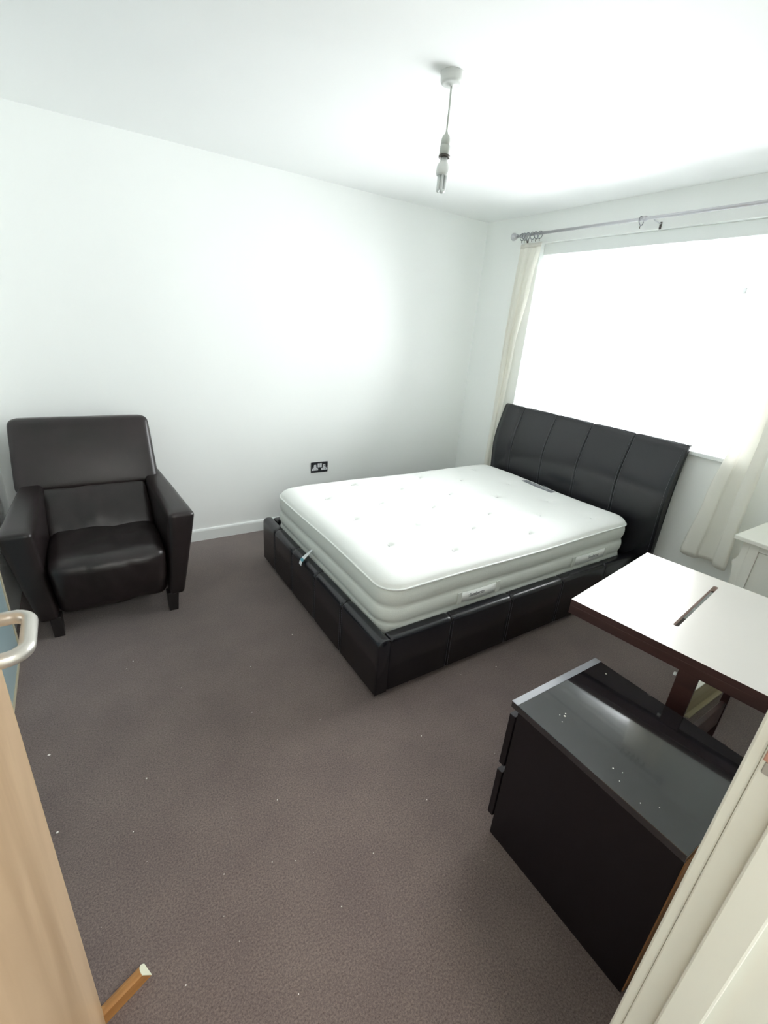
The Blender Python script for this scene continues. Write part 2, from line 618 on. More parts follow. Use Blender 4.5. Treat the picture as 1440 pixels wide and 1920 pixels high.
def sock_insert(cx):
    z = 0.468
    P = [(-.026, -.024), (.026, -.024), (.026, -.010), (.012, -.004), (.009, .022), (-.009, .022), (-.012, -.004), (-.026, -.010)]
    b = nb()
    extrude_poly(b, [(cx + u, YF - 0.0095, z + v) for u, v in P], (0, 0.004, 0))
    o = obj('socket_insert', b, M['socket_white'], parent=so)
    for u0, u1, v0, v1 in ((-.002, .002, .008, .016), (-.014, -.008, -.018, -.0145), (.008, .014, -.018, -.0145)):
        obj('pin_slot', bx(cx + u0, cx + u1, YF - 0.0100, YF - 0.009, z + v0, z + v1), M['socket_black'], parent=o)


sock_insert(1.553 - 0.040)
sock_insert(1.553 + 0.040)
for cx in (1.553 - 0.0095, 1.553 + 0.0095):
    obj('switch', bx(cx - 0.0085, cx + 0.0085, YF - 0.012, YF - 0.006, 0.468 + 0.000, 0.468 + 0.032, bev=0.0015), M['socket_white'], parent=so)
for cx in (1.553 - 0.064, 1.553 + 0.064):
    obj('screw', tube(nb(), [(cx, YF - 0.0078, 0.468), (cx, YF - 0.0065, 0.468)], 0.0035, 12), M['steel'], parent=so)

# ------------------------------------------------------------------ pendant lamp
px, py = 1.272, 1.660
pn = thing('pendant_lamp', 'white ceiling pendant with bare unlit energy saving bulb above the bed foot', 'ceiling lamp', (px, py, H))
obj('ceiling_rose', lathe(nb(), [(0, H), (.043, H), (.043, H - .003), (.041, H - .005), (.040, H - .024), (.037, H - .030),
                                 (.028, H - .032), (.008, H - .033), (.005, H - .037), (0, H - .037)], px, py, 40),
    M['plastic_white'], parent=pn, smooth=True)
obj('cord', tube(nb(), [(px, py, H - .034), (px + .001, py, 2.31), (px, py, 2.228)], 0.0032, 10), M['plastic_aged'], parent=pn, smooth=True)
lh = obj('lamp_holder', lathe(nb(), [(0, 2.2330), (.004, 2.2330), (.006, 2.2260), (.013, 2.2190), (.0165, 2.2080), (.0175, 2.1940), (.0165, 2.1935),
                                     (.0165, 2.1915), (.0185, 2.1900), (.0195, 2.1620), (.017, 2.1620), (0, 2.1620)], px, py, 28),
         M['plastic_aged'], parent=pn, smooth=True)
obj('shade_ring', lathe(nb(), [(.0165, 2.1610), (.0205, 2.1610), (.021, 2.1580), (.0205, 2.1530), (.0165, 2.1530), (.0165, 2.1610)], px, py, 28),
    M['bronze'], parent=pn, smooth=True, label='dark shade ring')
bu = obj('bulb', lathe(nb(), [(0, 2.1560), (.0125, 2.1560), (.0135, 2.1420), (.018, 2.1360), (.0235, 2.1260), (.0245, 2.1080), (.022, 2.0980), (0, 2.0960)], px, py, 28),
         M['plastic_white'], parent=pn, smooth=True)
for a in (0.5, 0.5 + math.pi * 2 / 3, 0.5 + math.pi * 4 / 3):
    ca, sa = math.cos(a), math.sin(a)
    cxx, cyy = px + ca * 0.011, py + sa * 0.011
    tx, ty = -sa, ca
    pts = [(cxx - tx * .0075, cyy - ty * .0075, 2.1000), (cxx - tx * .0075, cyy - ty * .0075, 2.0560)]
    for k in range(1, 8):
        t = math.pi * k / 8
        pts.append((cxx - tx * .0075 * math.cos(t), cyy - ty * .0075 * math.cos(t), 2.0560 - .0075 * math.sin(t)))
    pts += [(cxx + tx * .0075, cyy + ty * .0075, 2.0560), (cxx + tx * .0075, cyy + ty * .0075, 2.1000)]
    obj('tube', tube(nb(), pts, 0.0056, 12), M['bulb_glass'], parent=bu, smooth=True)

# ------------------------------------------------------------------ curtain pole and curtains
PX, PZ = 2.935, 2.252
pole = thing('curtain_pole', 'thin grey metal curtain pole across the top of the window', 'curtain pole', (PX, 1.80, PZ))
obj('rod', tube(nb(), [(PX, 0.78, PZ), (PX, 2.835, PZ)], 0.0095, 16), M['chrome'], parent=pole, smooth=True)
for s, y in ((1, 2.835), (-1, 0.78)):
    prof = [(0, 0), (.014, 0), (.014, .012), (.010, .014), (.010, .018), (.021, .022), (.026, .032), (.026, .040), (.022, .046), (0, .048)]
    b = lathe(nb(), prof, 0, 0, 24)
    bmesh.ops.transform(b, matrix=Matrix.Translation((PX, y, PZ)) @ Matrix.Rotation(-s * math.pi / 2, 4, 'X'), verts=b.verts)
    obj('finial', b, M['chrome'], parent=pole, smooth=True)
for y in (2.800, 1.795, 0.83):
    b = nb()
    tube(b, [(PX, y, PZ - .010), (PX + .03, y, PZ - .016), (XR - .004, y, PZ - .020)], 0.0035, 10)
    bk_ = obj('bracket', b, M['chrome'], parent=pole)
    obj('wall_plate', bx(XR - .006, XR, y - .006, y + .006, PZ - .048, PZ - .010, bev=0.002), M['bronze'], parent=bk_)
b = tube(nb(), [(PX, 1.845, PZ), (PX, 1.865, PZ)], 0.0145, 16)
obj('joint_collar', b, M['chrome'], parent=pole, smooth=True)


def ring(y, tilt=0.0):
    R = 0.023
    pts = []
    for k in range(20):
        t = 2 * math.pi * k / 20
        pts.append((PX + R * math.sin(t), y + tilt * R * math.cos(t) * .5, PZ - .0095 + R * math.cos(t)))
    b = tube(nb(), pts, 0.0028, 6, closed=True)
    o = obj('curtain_ring', b, M['ring_metal'], parent=pole, smooth=True)
    b = nb()
    tube(b, [(PX, y, PZ - .031), (PX, y, PZ - .042), (PX + .003, y, PZ - .048)], 0.002, 6)
    obj('hook', b, M['bronze'], parent=o)


for k, y in enumerate((2.785, 2.760, 2.735, 2.690, 2.655, 2.620)):
    ring(y, 0.5 * math.sin(k * 2.1))
for k, y in enumerate((1.02, 0.98, 0.945, 0.91, 0.87)):
    ring(y, 0.5 * math.sin(k * 1.7))
ring(1.872, 0.3)


def curtain(name, label, rows, xc, folds, seed, heading, M_=None):
    """rows: (z, y_a, y_b, depth)"""
    n, m = 110, 60
    zt, zb = rows[0][0], rows[-1][0]
    b = nb()
    g = []
    for j in range(m + 1):
        z = zt + (zb - zt) * j / m
        for q in range(len(rows) - 1):
            if rows[q][0] >= z >= rows[q + 1][0]:
                t = (rows[q][0] - z) / (rows[q][0] - rows[q + 1][0])
                break
        t2 = t * t * (3 - 2 * t)
        ya = rows[q][1] + (rows[q + 1][1] - rows[q][1]) * t2
        yb = rows[q][2] + (rows[q + 1][2] - rows[q][2]) * t2
        dp = rows[q][3] + (rows[q + 1][3] - rows[q][3]) * t2
        row = []
        for i in range(n + 1):
            s = i / n
            ph = s * folds * 2 * math.pi + seed + 0.5 * math.sin(z * 2.1 + seed + s * 3)
            x = xc + dp * math.sin(ph) * (0.8 + 0.4 * math.sin(s * 5 + seed)) + 0.004 * noise.noise(Vector((s * 6, z * 9, seed)))
            y = ya + (yb - ya) * s + dp * 0.35 * math.sin(2 * ph + 0.7)
            zz = z
            if j == m:
                zz += 0.004 * math.sin(ph)
            row.append(b.verts.new((x, y, zz)))
        g.append(row)
    for j in range(m):
        for i in range(n):
            b.faces.new((g[j][i], g[j][i + 1], g[j + 1][i + 1], g[j + 1][i]))
    rt = thing(name, label, 'curtain', (xc, (rows[-1][1] + rows[-1][2]) / 2, zb), group=None)
    o = obj('cloth', b, M['curtain'], parent=rt, smooth=True)
    md = o.modifiers.new('thick', 'SOLIDIFY')
    md.thickness = 0.0016
    # heading tape
    h = nb()
    ya, yb = rows[0][1], rows[0][2]
    pts = []
    for i in range(61):
        s = i / 60
        ph = s * folds * 2 * math.pi + seed + 0.5 * math.sin(zt * 2.1 + seed + s * 3)
        pts.append((xc - 0.003 + rows[0][3] * math.sin(ph) * (0.8 + 0.4 * math.sin(s * 5 + seed)), ya + (yb - ya) * s + rows[0][3] * 0.35 * math.sin(2 * ph + 0.7)))
    va = [(h.verts.new((x, y, zt - .004)), h.verts.new((x, y, zt - .03))) for x, y in pts]
    for A, B in zip(va, va[1:]):
        h.faces.new((A[0], B[0], B[1], A[1]))
    ht = obj('heading_tape', h, M['curtain'], parent=rt, smooth=True)
    md = ht.modifiers.new('thick', 'SOLIDIFY')
    md.thickness = 0.002
    md.offset = 1
    # hem
    return rt


curtain('curtain', 'cream curtain bunched at the corner side of the window, behind the bed head',
        [(2.203, 2.812, 2.610, 0.014), (1.9, 2.822, 2.65, 0.022), (1.5, 2.832, 2.700, 0.024), (0.9, 2.838, 2.715, 0.022), (0.42, 2.842, 2.722, 0.022)],
        PX + 0.028, 1.6, 0.9, True)
curtain('curtain', 'cream curtain hanging at the right side of the window beside the cream chest',
        [(2.203, 1.035, 0.800, 0.016), (1.72, 1.055, 0.830, 0.022), (1.15, 1.045, 0.850, 0.026), (0.80, 1.085, 0.852, 0.028), (0.43, 1.115, 0.845, 0.030)],
        PX, 1.5, 2.6, True)

# ------------------------------------------------------------------ bed frame
BX0, BX1, BY0, BY1, RT = 0.918, 2.80, 1.305, 2.775, 0.318
bed = thing('bed_frame', 'black leather double bed frame with tall curved headboard under the window', 'bed', (1.9, 2.03, 0))


def rail_profile(th, z0, z1, r, n=6):
    """closed profile (t, z), t=0 outside face"""
    P = [(0, z0), (0, z1 - r)]
    for k in range(1, n + 1):
        a = math.pi / 2 * k / n
        P.append((r - r * math.cos(a), z1 - r + r * math.sin(a)))
    r2 = r * 0.7
    for k in range(n + 1):
        a = math.pi / 2 * k / n
        P.append((th - r2 + r2 * math.sin(a), z1 - r2 + r2 * math.cos(a)))
    P += [(th, z0)]
    return P


def rail_panel(P, a0, a1, place, puff=0.003):
    """sweep profile P between a0 and a1 with pinched ends. place(a,t,z)->world"""
    b = nb()
    e = 0.012
    st = [(a0, 1.0), (a0 + e * .3, .5), (a0 + e, 0.12), (a0 + e * 2, 0)] + \
         [(a0 + (a1 - a0) * k / 6, 0) for k in range(1, 6)] + \
         [(a1 - e * 2, 0), (a1 - e, .12), (a1 - e * .3, .5), (a1, 1.0)]
    tm = sum(p[0] for p in P) / len(P)
    zm = sum(p[1] for p in P) / len(P)
    rings = []
    for a, pin in st:
        d = puff * 1.6 * pin
        rings.append([b.verts.new(place(a, t + (d if t < tm else -d), z - (d if z > zm else 0))) for t, z in P])
    n = len(P)
    for A, B in zip(rings, rings[1:]):
        for k in range(n):
            b.faces.new((A[k], A[(k + 1) % n], B[(k + 1) % n], B[k]))
    b.faces.new(rings[0])
    b.faces.new(rings[-1][::-1])
    return b


def stitches(path_pts, off, step=0.011, ln=0.007, r=0.0009):
    """dashes along a polyline"""
    b = nb()
    pts = [Vector(p) for p in path_pts]
    acc = 0.0
    for A, B in zip(pts, pts[1:]):
        L = (B - A).length
        if L < 1e-6:
            continue
        d = (B - A) / L
        s = (step - acc) % step
        while s + ln < L + 1e-6:
            tube(b, [A + d * s + off, A + d * (s + ln) + off], r, 4)
            s += step
        acc = (acc + L) % step
    return b


# foot rail (faces -x)
fr = obj('foot_rail', bx(BX0 + 0.012, BX0 + 0.052, BY0 + 0.015, BY1 - 0.015, 0.045, RT - 0.02), M['dark_wood'], parent=bed)
PF = rail_profile(0.066, 0.032, RT, 0.030)
ys = [BY0, 1.650, 1.955, 2.27, 2.555, BY1]
plf = lambda a, t, z: Vector((BX0 + t, a, z))
for a0, a1 in zip(ys, ys[1:]):
    obj('leather_panel', rail_panel(PF, a0 + .0006, a1 - .0006, plf), M['black_leather'], parent=fr, smooth=True)
for y in ys[1:-1]:
    for dy in (-0.008, 0.008):
        pth = [plf(y + dy, t, z) for t, z in PF[:14]]
        obj('stitching', stitches(pth, Vector((-0.0004, 0, 0.0004))), M['thread'], parent=fr, kind='stuff')
# piping round the near end of the foot rail
pth = [plf(BY0 + 0.001, t, z) for t, z in PF[:14]]
obj('piping', tube(nb(), pth, 0.0026, 8), M['black_leather'], parent=fr, smooth=True)
# side rails
for side, name_y in ((0, BY0), (1, BY1)):
    s = 1 if side == 0 else -1
    xs = [BX0 + 0.068, 1.333, 1.738, 2.151, 2.56, 2.914]
    y0 = name_y + (0.006 if side == 0 else -0.006)
    core = bx(BX0 + 0.08, 2.90, min(y0 + s * .012, y0 + s * .052), max(y0 + s * .012, y0 + s * .052), 0.045, RT - 0.02)
    sr = obj('side_rail', core, M['dark_wood'], parent=bed)
    PS = rail_profile(0.062, 0.032, RT - 0.004, 0.022)
    pls = lambda a, t, z, y0=y0, s=s: Vector((a, y0 + s * t, z))
    for a0, a1 in zip(xs, xs[1:]):
        obj('leather_panel', rail_panel(PS, a0 + .0006, a1 - .0006, pls), M['black_leather'], parent=sr, smooth=True)
    if side == 0:
        for x in xs[1:-1]:
            for dx in (-0.008, 0.008):
                pth = [pls(x + dx, t, z) for t, z in PS[:14]]
                obj('stitching', stitches(pth, Vector((0, -0.0004, 0.0004))), M['thread'], parent=sr, kind='stuff')
# slatted base
for k in range(14):
    x = 1.05 + k * 0.128
    obj('slat', bx(x, x + 0.06, BY0 + 0.066, BY1 - 0.066, 0.225, 0.243), M['slat'], parent=bed)
obj('support_beam', bx(BX0 + 0.06, 2.84, 2.01, 2.06, 0.17, 0.225), M['dark_wood'], parent=bed)
for (x, y) in ((BX0 + 0.05, BY0 + 0.05), (BX0 + 0.05, BY1 - 0.05), (2.80, BY0 + 0.05), (2.80, BY1 - 0.05), (1.9, 2.035)):
    top = 0.17 if x == 1.9 else 0.05
    obj('leg', bx(x - 0.025, x + 0.025, y - 0.025, y + 0.025, 0, top, bev=0.003), M['dark_wood'], parent=bed)

# headboard: scroll profile swept along y
hp = [(2.915, .03), (2.915, .30), (2.910, .45), (2.902, .55), (2.893, .64), (2.889, .72), (2.897, .79), (2.909, .85), (2.926, .91), (2.940, .955),
      (2.950, .99), (2.958, 1.017), (2.967, 1.034), (2.979, 1.044), (2.992, 1.044), (2.999, 1.037), (2.999, 1.026), (2.993, 1.010), (2.988, .992),
      (2.984, .96), (2.978, .90), (2.966, .82), (2.950, .72), (2.950, .60), (2.955, .45), (2.960, .30), (2.960, .03)]
HY = [1.245, 1.577, 1.886, 2.186, 2.493, 2.700]
hb = obj('headboard', bx(2.925, 2.942, HY[0] + 0.02, HY[-1] - 0.02, 0.03, 0.80), M['dark_wood'], parent=bed)


def hpanel(a0, a1):
    b = nb()
    e = 0.014
    st = [(a0, 1.0), (a0 + e * .25, .55), (a0 + e * .8, 0.2), (a0 + e * 1.8, .04)] + \
         [(a0 + (a1 - a0) * k / 8, -0.25 * math.sin(math.pi * k / 8)) for k in range(1, 8)] + \
         [(a1 - e * 1.8, .04), (a1 - e * .8, .2), (a1 - e * .25, .55), (a1, 1.0)]
    rings = []
    n = len(hp)
    for a, pin in st:
        rg = []
        for i, (x, z) in enumerate(hp):
            xp, zp = hp[max(i - 1, 0)]
            xn, zn = hp[min(i + 1, n - 1)]
            tx, tz = xn - xp, zn - zp
            l = math.hypot(tx, tz) or 1
            nx, nz = tz / l, -tx / l          # inward
            d = 0.0035 * pin
            if z < 0.04:
                nz = 0
            rg.append(b.verts.new((x + nx * d, a, z + nz * d)))
        rings.append(rg)
    for A, B in zip(rings, rings[1:]):
        for k in range(n):
            b.faces.new((A[k], A[(k + 1) % n], B[(k + 1) % n], B[k]))
    b.faces.new(rings[0])
    b.faces.new(rings[-1][::-1])
    bmesh.ops.triangulate(b, faces=[f for f in b.faces if len(f.verts) > 4])
    return b


for a0, a1 in zip(HY, HY[1:]):
    obj('leather_panel', hpanel(a0 + .0004, a1 - .0004), M['black_leather'], parent=hb, smooth=True)
fp = [(x, z) for x, z in hp[1:16]]
for y in HY[1:-1]:
    for dy in (-0.009, 0.009):
        obj('stitching', stitches([(x, y + dy, z) for x, z in fp], Vector((-0.0008, 0, 0.0006)), r=0.0011), M['thread'], parent=hb, kind='stuff')
obj('stitching', stitches([(x, HY[0] + 0.020, z) for x, z in fp], Vector((-0.0008, 0, 0.0006)), r=0.0011), M['thread'], parent=hb, kind='stuff')
obj('piping', tube(nb(), [(x, HY[0] + 0.001, z) for x, z in hp[1:16]], 0.0032, 8), M['black_leather'], parent=hb, smooth=True)
b = nb()
bp_ = [(2.9615, .05), (2.9615, .30), (2.9565, .45), (2.9515, .60), (2.9515, .72), (2.9675, .82), (2.9795, .90), (2.9855, .96), (2.9895, .991),
       (2.998, .995), (2.998, .96), (2.994, .90), (2.985, .82), (2.972, .72), (2.972, .60), (2.975, .05)]
extrude_poly(b, [(x, HY[0] + 0.012, z) for x, z in bp_], (0, HY[-1] - HY[0] - 0.024, 0))
obj('back_cover', b, M['grey_cloth'], parent=hb, label='grey backing cloth')

# ------------------------------------------------------------------ mattress
MX0, MX1, MY0, MY1 = 0.992, 2.866, 1.382, 2.722
MB, MT, RC = 0.245, 0.497, 0.105
mt = thing('mattress', 'bare white tufted double mattress lying in the black bed frame', 'mattress', ((MX0 + MX1) / 2, (MY0 + MY1) / 2, MB))


def outline(off, n=10):
    """rounded rectangle inset by off"""
    x0, x1, y0, y1 = MX0 + off, MX1 - off, MY0 + off, MY1 - off
    r = RC - off * 0.6
    out = []
    for (cx, cy, a0) in ((x1 - r, y1 - r, 0), (x0 + r, y1 - r, 90), (x0 + r, y0 + r, 180), (x1 - r, y0 + r, 270)):
        for k in range(n + 1):
            a = math.radians(a0 + 90 * k / n)
            out.append((cx + r * math.cos(a), cy + r * math.sin(a)))
    # densify the straight sides
    res = []
    m = len(out)
    for i in range(m):
        A, B = out[i], out[(i + 1) % m]
        L = math.hypot(B[0] - A[0], B[1] - A[1])
        q = 40 if L > 0.8 else 1
        for k in range(q):
            res.append((A[0] + (B[0] - A[0]) * k / q, A[1] + (B[1] - A[1]) * k / q))
    return res


def sag(x, y):
    return 0.004 * math.sin(x * 5.0 + 1) + 0.004 * math.sin(y * 6.3 + x * 2)


def band(z0, z1, depth, k=8):
    """(inset, z) bulging band"""
    return [(0.006 - depth * math.sin(math.pi * i / k) ** 0.7, z0 + (z1 - z0) * i / k) for i in range(k + 1)]


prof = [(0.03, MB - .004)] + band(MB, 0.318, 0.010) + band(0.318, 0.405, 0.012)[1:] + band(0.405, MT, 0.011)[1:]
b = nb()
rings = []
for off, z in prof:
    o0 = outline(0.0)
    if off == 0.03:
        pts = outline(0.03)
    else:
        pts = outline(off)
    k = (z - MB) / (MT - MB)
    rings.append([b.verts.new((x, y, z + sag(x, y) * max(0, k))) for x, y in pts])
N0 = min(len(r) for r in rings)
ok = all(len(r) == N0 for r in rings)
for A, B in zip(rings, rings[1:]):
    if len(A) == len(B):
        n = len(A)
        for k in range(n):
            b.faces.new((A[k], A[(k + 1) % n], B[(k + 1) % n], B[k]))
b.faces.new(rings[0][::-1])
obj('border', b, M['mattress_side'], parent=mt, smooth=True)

# tufts
TU = []
for k in range(6):
    x = 1.213 + 0.278 * k
    yy = [2.437, 2.077, 1.715] if k % 2 == 0 else [2.600, 2.240, 1.862, 1.530]
    if k >= 2:
        yy = [y - 0.02 * (k // 2) * 0.6 for y in yy]
    for y in yy:
        if MY0 + 0.1 < y < MY1 - 0.08 and x < MX1 - 0.1:
            TU.append((x + random.uniform(-.006, .006), y + random.uniform(-.006, .006)))

NXG, NYG = 250, 190
top = nb()
g = []
x0, x1, y0, y1 = MX0, MX1, MY0, MY1
for i in range(NXG + 1):
    row = []
    for j in range(NYG + 1):
        u = i / NXG
        v = j / NYG
        # denser near borders
        uu = u
        vv = v
        x = x0 + (x1 - x0) * uu
        y = y0 + (y1 - y0) * vv
        # pull corners onto the rounded outline
        cx = min(max(x, x0 + RC), x1 - RC)
        cy = min(max(y, y0 + RC), y1 - RC)
        dx, dy = x - cx, y - cy
        m_ = max(abs(dx), abs(dy))
        l_ = math.hypot(dx, dy)
        if l_ > 1e-9 and abs(dx) > 1e-9 and abs(dy) > 1e-9:
            f = m_ / l_
            x, y = cx + dx * f, cy + dy * f
            edge = RC - m_
        else:
            edge = min(x - x0, x1 - x, y - y0, y1 - y)
        e = max(0.0, min(1.0, edge / 0.11))
        z = MT + 0.004 + sag(x, y) * 1.0 + 0.046 * math.sqrt(max(0, 1 - (1 - e) ** 2.2))
        for tx, ty in TU:
            d2 = (x - tx) ** 2 + (y - ty) ** 2
            if d2 < 0.03:
                z -= 0.015 * math.exp(-d2 / 0.00035) + 0.011 * math.exp(-d2 / 0.0045)
                # little folds that radiate from the tuft
                an = math.atan2(y - ty, x - tx)
                z -= 0.0025 * math.exp(-((math.sqrt(d2) - 0.035) / 0.02) ** 2) * max(0, math.cos(an * 4 + tx * 20)) ** 3
        z += 0.0025 * noise.noise(Vector((x * 7, y * 7, 3)))
        row.append(top.verts.new((x, y, z)))
    g.append(row)
for i in range(NXG):
    for j in range(NYG):
        try:
            top.faces.new((g[i][j], g[i + 1][j], g[i + 1][j + 1], g[i][j + 1]))
        except ValueError:
            pass
obj('quilted_top', top, M['mattress'], parent=mt, smooth=True)
pts = [(x, y, MT + 0.003 + sag(x, y)) for x, y in outline(-0.002)]
obj('piping', tube(nb(), pts, 0.0045, 10, closed=True), M['mattress_tape'], parent=mt, smooth=True)
pts = [(x, y, MB - 0.002) for x, y in outline(0.0)]
obj('piping', tube(nb(), pts, 0.0045, 10, closed=True), M['mattress_tape'], parent=mt, smooth=True)
for tx, ty in TU:
    z = MT + 0.004 + sag(tx, ty) + 0.046 - 0.026
    b = nb()
    lathe(b, [(0, z + .004), (.006, z + .0035), (.008, z + .001), (.006, z - .001), (0, z - .001)], tx, ty, 10)
    for k in range(3):
        a = random.uniform(0, 6.28)
        tube(b, [(tx, ty, z + .003), (tx + .006 * math.cos(a), ty + .006 * math.sin(a), z + .008),
                 (tx + .012 * math.cos(a), ty + .012 * math.sin(a), z + .006)], 0.0012, 4)
    obj('tuft', b, M['tuft'], parent=mt, smooth=True)
# two sewn handles with script lettering on the near side
for hx0, hx1, tx in ((1.405, 1.690, 1.53), (2.29, 2.63, 2.49)):
    b = nb()
    n = 14
    prev = None
    for i in range(n + 1):
        s = i / n
        x = hx0 + (hx1 - hx0) * s
        out = MY0 - 0.009 - 0.004 * math.sin(math.pi * s)
        dz = sag(x, MY0) * .4 - 0.003 * math.sin(math.pi * s)
        cur = [b.verts.new((x, out, 0.336 + dz)), b.verts.new((x, out - 0.001, 0.362 + dz)), b.verts.new((x, out, 0.388 + dz)),
               b.verts.new((x, out + 0.004, 0.388 + dz)), b.verts.new((x, out + 0.004, 0.336 + dz))]
        if prev:
            for k in range(5):
                b.faces.new((prev[k], prev[(k + 1) % 5], cur[(k + 1) % 5], cur[k]))
        else:
            b.faces.new(cur)
        prev = cur
    b.faces.new(prev[::-1])
    hnd = obj('handle', b, M['mattress_tape'], parent=mt, smooth=True)
    for xx in (hx0 + 0.012, hx1 - 0.012):
        obj('end_patch', bx(xx - 0.014, xx + 0.014, MY0 - 0.0125, MY0 - 0.007, 0.332, 0.394, bev=0.001), M['mattress_side'], parent=hnd)
    mtx = Matrix.Translation((tx, MY0 - 0.0142, 0.364)) @ Matrix.Rotation(math.pi / 2, 4, 'X')
    obj('lettering', text_bm('Slumberzzz', 0.030, mtx, squeeze=0.75), M['label_ink'], parent=hnd)
# woven label on top near the headboard
lx, ly = 2.758, 2.062


def top_z(x, y):
    return MT + 0.004 + sag(x, y) + 0.046


b = nb()
prev = None
for i in range(13):
    y = ly - 0.135 + 0.27 * i / 12
    zz = top_z(lx, y) + 0.0025
    cur = [b.verts.new((lx - 0.026, y, zz + .001)), b.verts.new((lx + 0.026, y, zz - .001)), b.verts.new((lx + .026, y, zz - .004)), b.verts.new((lx - .026, y, zz - .003))]
    if prev:
        for k in range(4):
            b.faces.new((prev[k], prev[(k + 1) % 4], cur[(k + 1) % 4], cur[k]))
    else:
        b.faces.new(cur)
    prev = cur
b.faces.new(prev[::-1])
lb = obj('woven_label', b, M['label_grey'], parent=mt, label='grey woven label')
mtx = Matrix.Translation((lx, ly, top_z(lx, ly) + 0.0042)) @ Matrix.Rotation(-math.pi / 2, 4, 'Z')
obj('lettering', text_bm('Slumberzzz', 0.036, mtx, squeeze=1.0), M['label_light'], parent=lb)
obj('small_label', bx(lx + 0.048, lx + 0.056, ly - 0.045, ly + 0.0, top_z(lx, ly) - 0.004, top_z(lx, ly) + 0.001), M['label_grey'], parent=mt)
# care tag hanging over the foot rail
tagp = nb()
TG = [(0.988, 2.135, 0.362), (0.966, 2.130, 0.348), (0.945, 2.126, 0.336), (0.925, 2.120, 0.326), (0.912, 2.117, 0.314), (0.9065, 2.115, 0.300), (0.9062, 2.114, 0.292)]


def ribbon(pts, w, t=0.0012, mi=0):
    b = nb()
    prev = None
    for i, p in enumerate(pts):
        p = Vector(p)
        cur = [b.verts.new(p + Vector((0, -w[i] / 2, 0))), b.verts.new(p + Vector((0, w[i] / 2, 0))),
               b.verts.new(p + Vector((-t * .5, w[i] / 2, t))), b.verts.new(p + Vector((-t * .5, -w[i] / 2, t)))]
        if prev:
            for k in range(4):
                b.faces.new((prev[k], prev[(k + 1) % 4], cur[(k + 1) % 4], cur[k]))
        else:
            b.faces.new(cur)
        prev = cur
    b.faces.new(prev[::-1])
    return b


ct = obj('care_tag', ribbon(TG[:4], [.010, .018, .026, .030]), M['tag_white'], parent=mt)
obj('teal_band', ribbon(TG[3:5], [.031, .031]), M['teal'], parent=ct, label='teal printed band')
obj('tag_end', ribbon(TG[4:], [.030, .030, .028]), M['tag_white'], parent=ct)

# ------------------------------------------------------------------ armchair
ac = thing('armchair', 'dark brown leather armchair against the white wall', 'armchair', (0.02, 2.75, 0))
BL = M['brown_leather']
cxm = 0.018


def mir(pts):
    q = [(2 * cxm - x, y, z) for x, y, z in pts]
    return [q[1], q[0], q[3], q[2], q[5], q[4], q[7], q[6]]


armR = [(0.268, 2.405, 0.10), (0.345, 2.405, 0.10), (0.262, 3.07, 0.11), (0.335, 3.07, 0.11),
        (0.300, 2.375, 0.588), (0.432, 2.385, 0.582), (0.250, 3.03, 0.655), (0.352, 3.03, 0.650)]
obj('arm', softbox(armR, 0.022, (0, .006, .006, 0, 0, .006), 14, 0.003, 5, 1.0), BL, parent=ac, smooth=True)
armL = [(x - (0.004 if i % 2 == 0 else 0), y, z) for i, (x, y, z) in enumerate(mir(armR))]
obj('arm', softbox(armL, 0.022, (.006, 0, .006, 0, 0, .006), 14, 0.003, 5, 4.0), BL, parent=ac, smooth=True)
bk = [(-0.318, 2.885, 0.600), (0.338, 2.885, 0.600), (-0.318, 3.045, 0.575), (0.338, 3.045, 0.575),
      (-0.335, 3.020, 0.968), (0.325, 3.020, 0.968), (-0.320, 3.130, 0.955), (0.312, 3.130, 0.955)]
bk[0] = (-0.352, 2.885, 0.600)
bk[2] = (-0.345, 3.045, 0.575)
obj('backrest', softbox(bk, 0.034, (.004, .004, .012, .006, 0, .004), 18, 0.003, 5, 9.0), BL, parent=ac, smooth=True)
rb = [(-0.30, 2.96, 0.10), (0.32, 2.96, 0.10), (-0.30, 3.08, 0.10), (0.32, 3.08, 0.10),
      (-0.31, 2.96, 0.62), (0.33, 2.96, 0.62), (-0.31, 3.09, 0.62), (0.33, 3.09, 0.62)]
obj('back_frame', softbox(rb, 0.015, n=4), BL, parent=ac, smooth=True)
lc = [(-0.248, 2.735, 0.385), (0.272, 2.735, 0.385), (-0.248, 2.97, 0.385), (0.272, 2.97, 0.385),
      (-0.250, 2.880, 0.620), (0.268, 2.880, 0.620), (-0.24, 2.98, 0.620), (0.26, 2.98, 0.620)]
obj('back_cushion', softbox(lc, 0.03, (0, 0, .014, 0, 0, 0), 34, 0.011, 7, 12.0), BL, parent=ac, smooth=True)
sc = [(-0.228, 2.425, 0.105), (0.262, 2.425, 0.105), (-0.228, 2.96, 0.105), (0.262, 2.96, 0.105),
      (-0.252, 2.365, 0.408), (0.287, 2.365, 0.408), (-0.250, 2.96, 0.420), (0.275, 2.96, 0.420)]
obj('seat', softbox(sc, 0.055, (0, 0, .030, 0, 0, .014), 38, 0.011, 7, 20.0), BL, parent=ac, smooth=True)
for (x, y) in ((0.283, 2.415), (cxm * 2 - 0.283, 2.415), (0.275, 3.0), (cxm * 2 - 0.275, 3.0)):
    b = nb()
    s = 1 if x > cxm else -1
    w = 0.026
    c8 = [(x - w + .004, y, 0), (x + w - .004, y, 0), (x - w + .004, y + .048, 0), (x + w - .004, y + .048, 0),
          (x - w, y - .006, .115), (x + w + .006 * s, y - .006, .115), (x - w, y + .056, .115), (x + w, y + .056, .115)]
    obj('leg', softbox(c8, 0.003, n=2), M['dark_wood'], parent=ac)

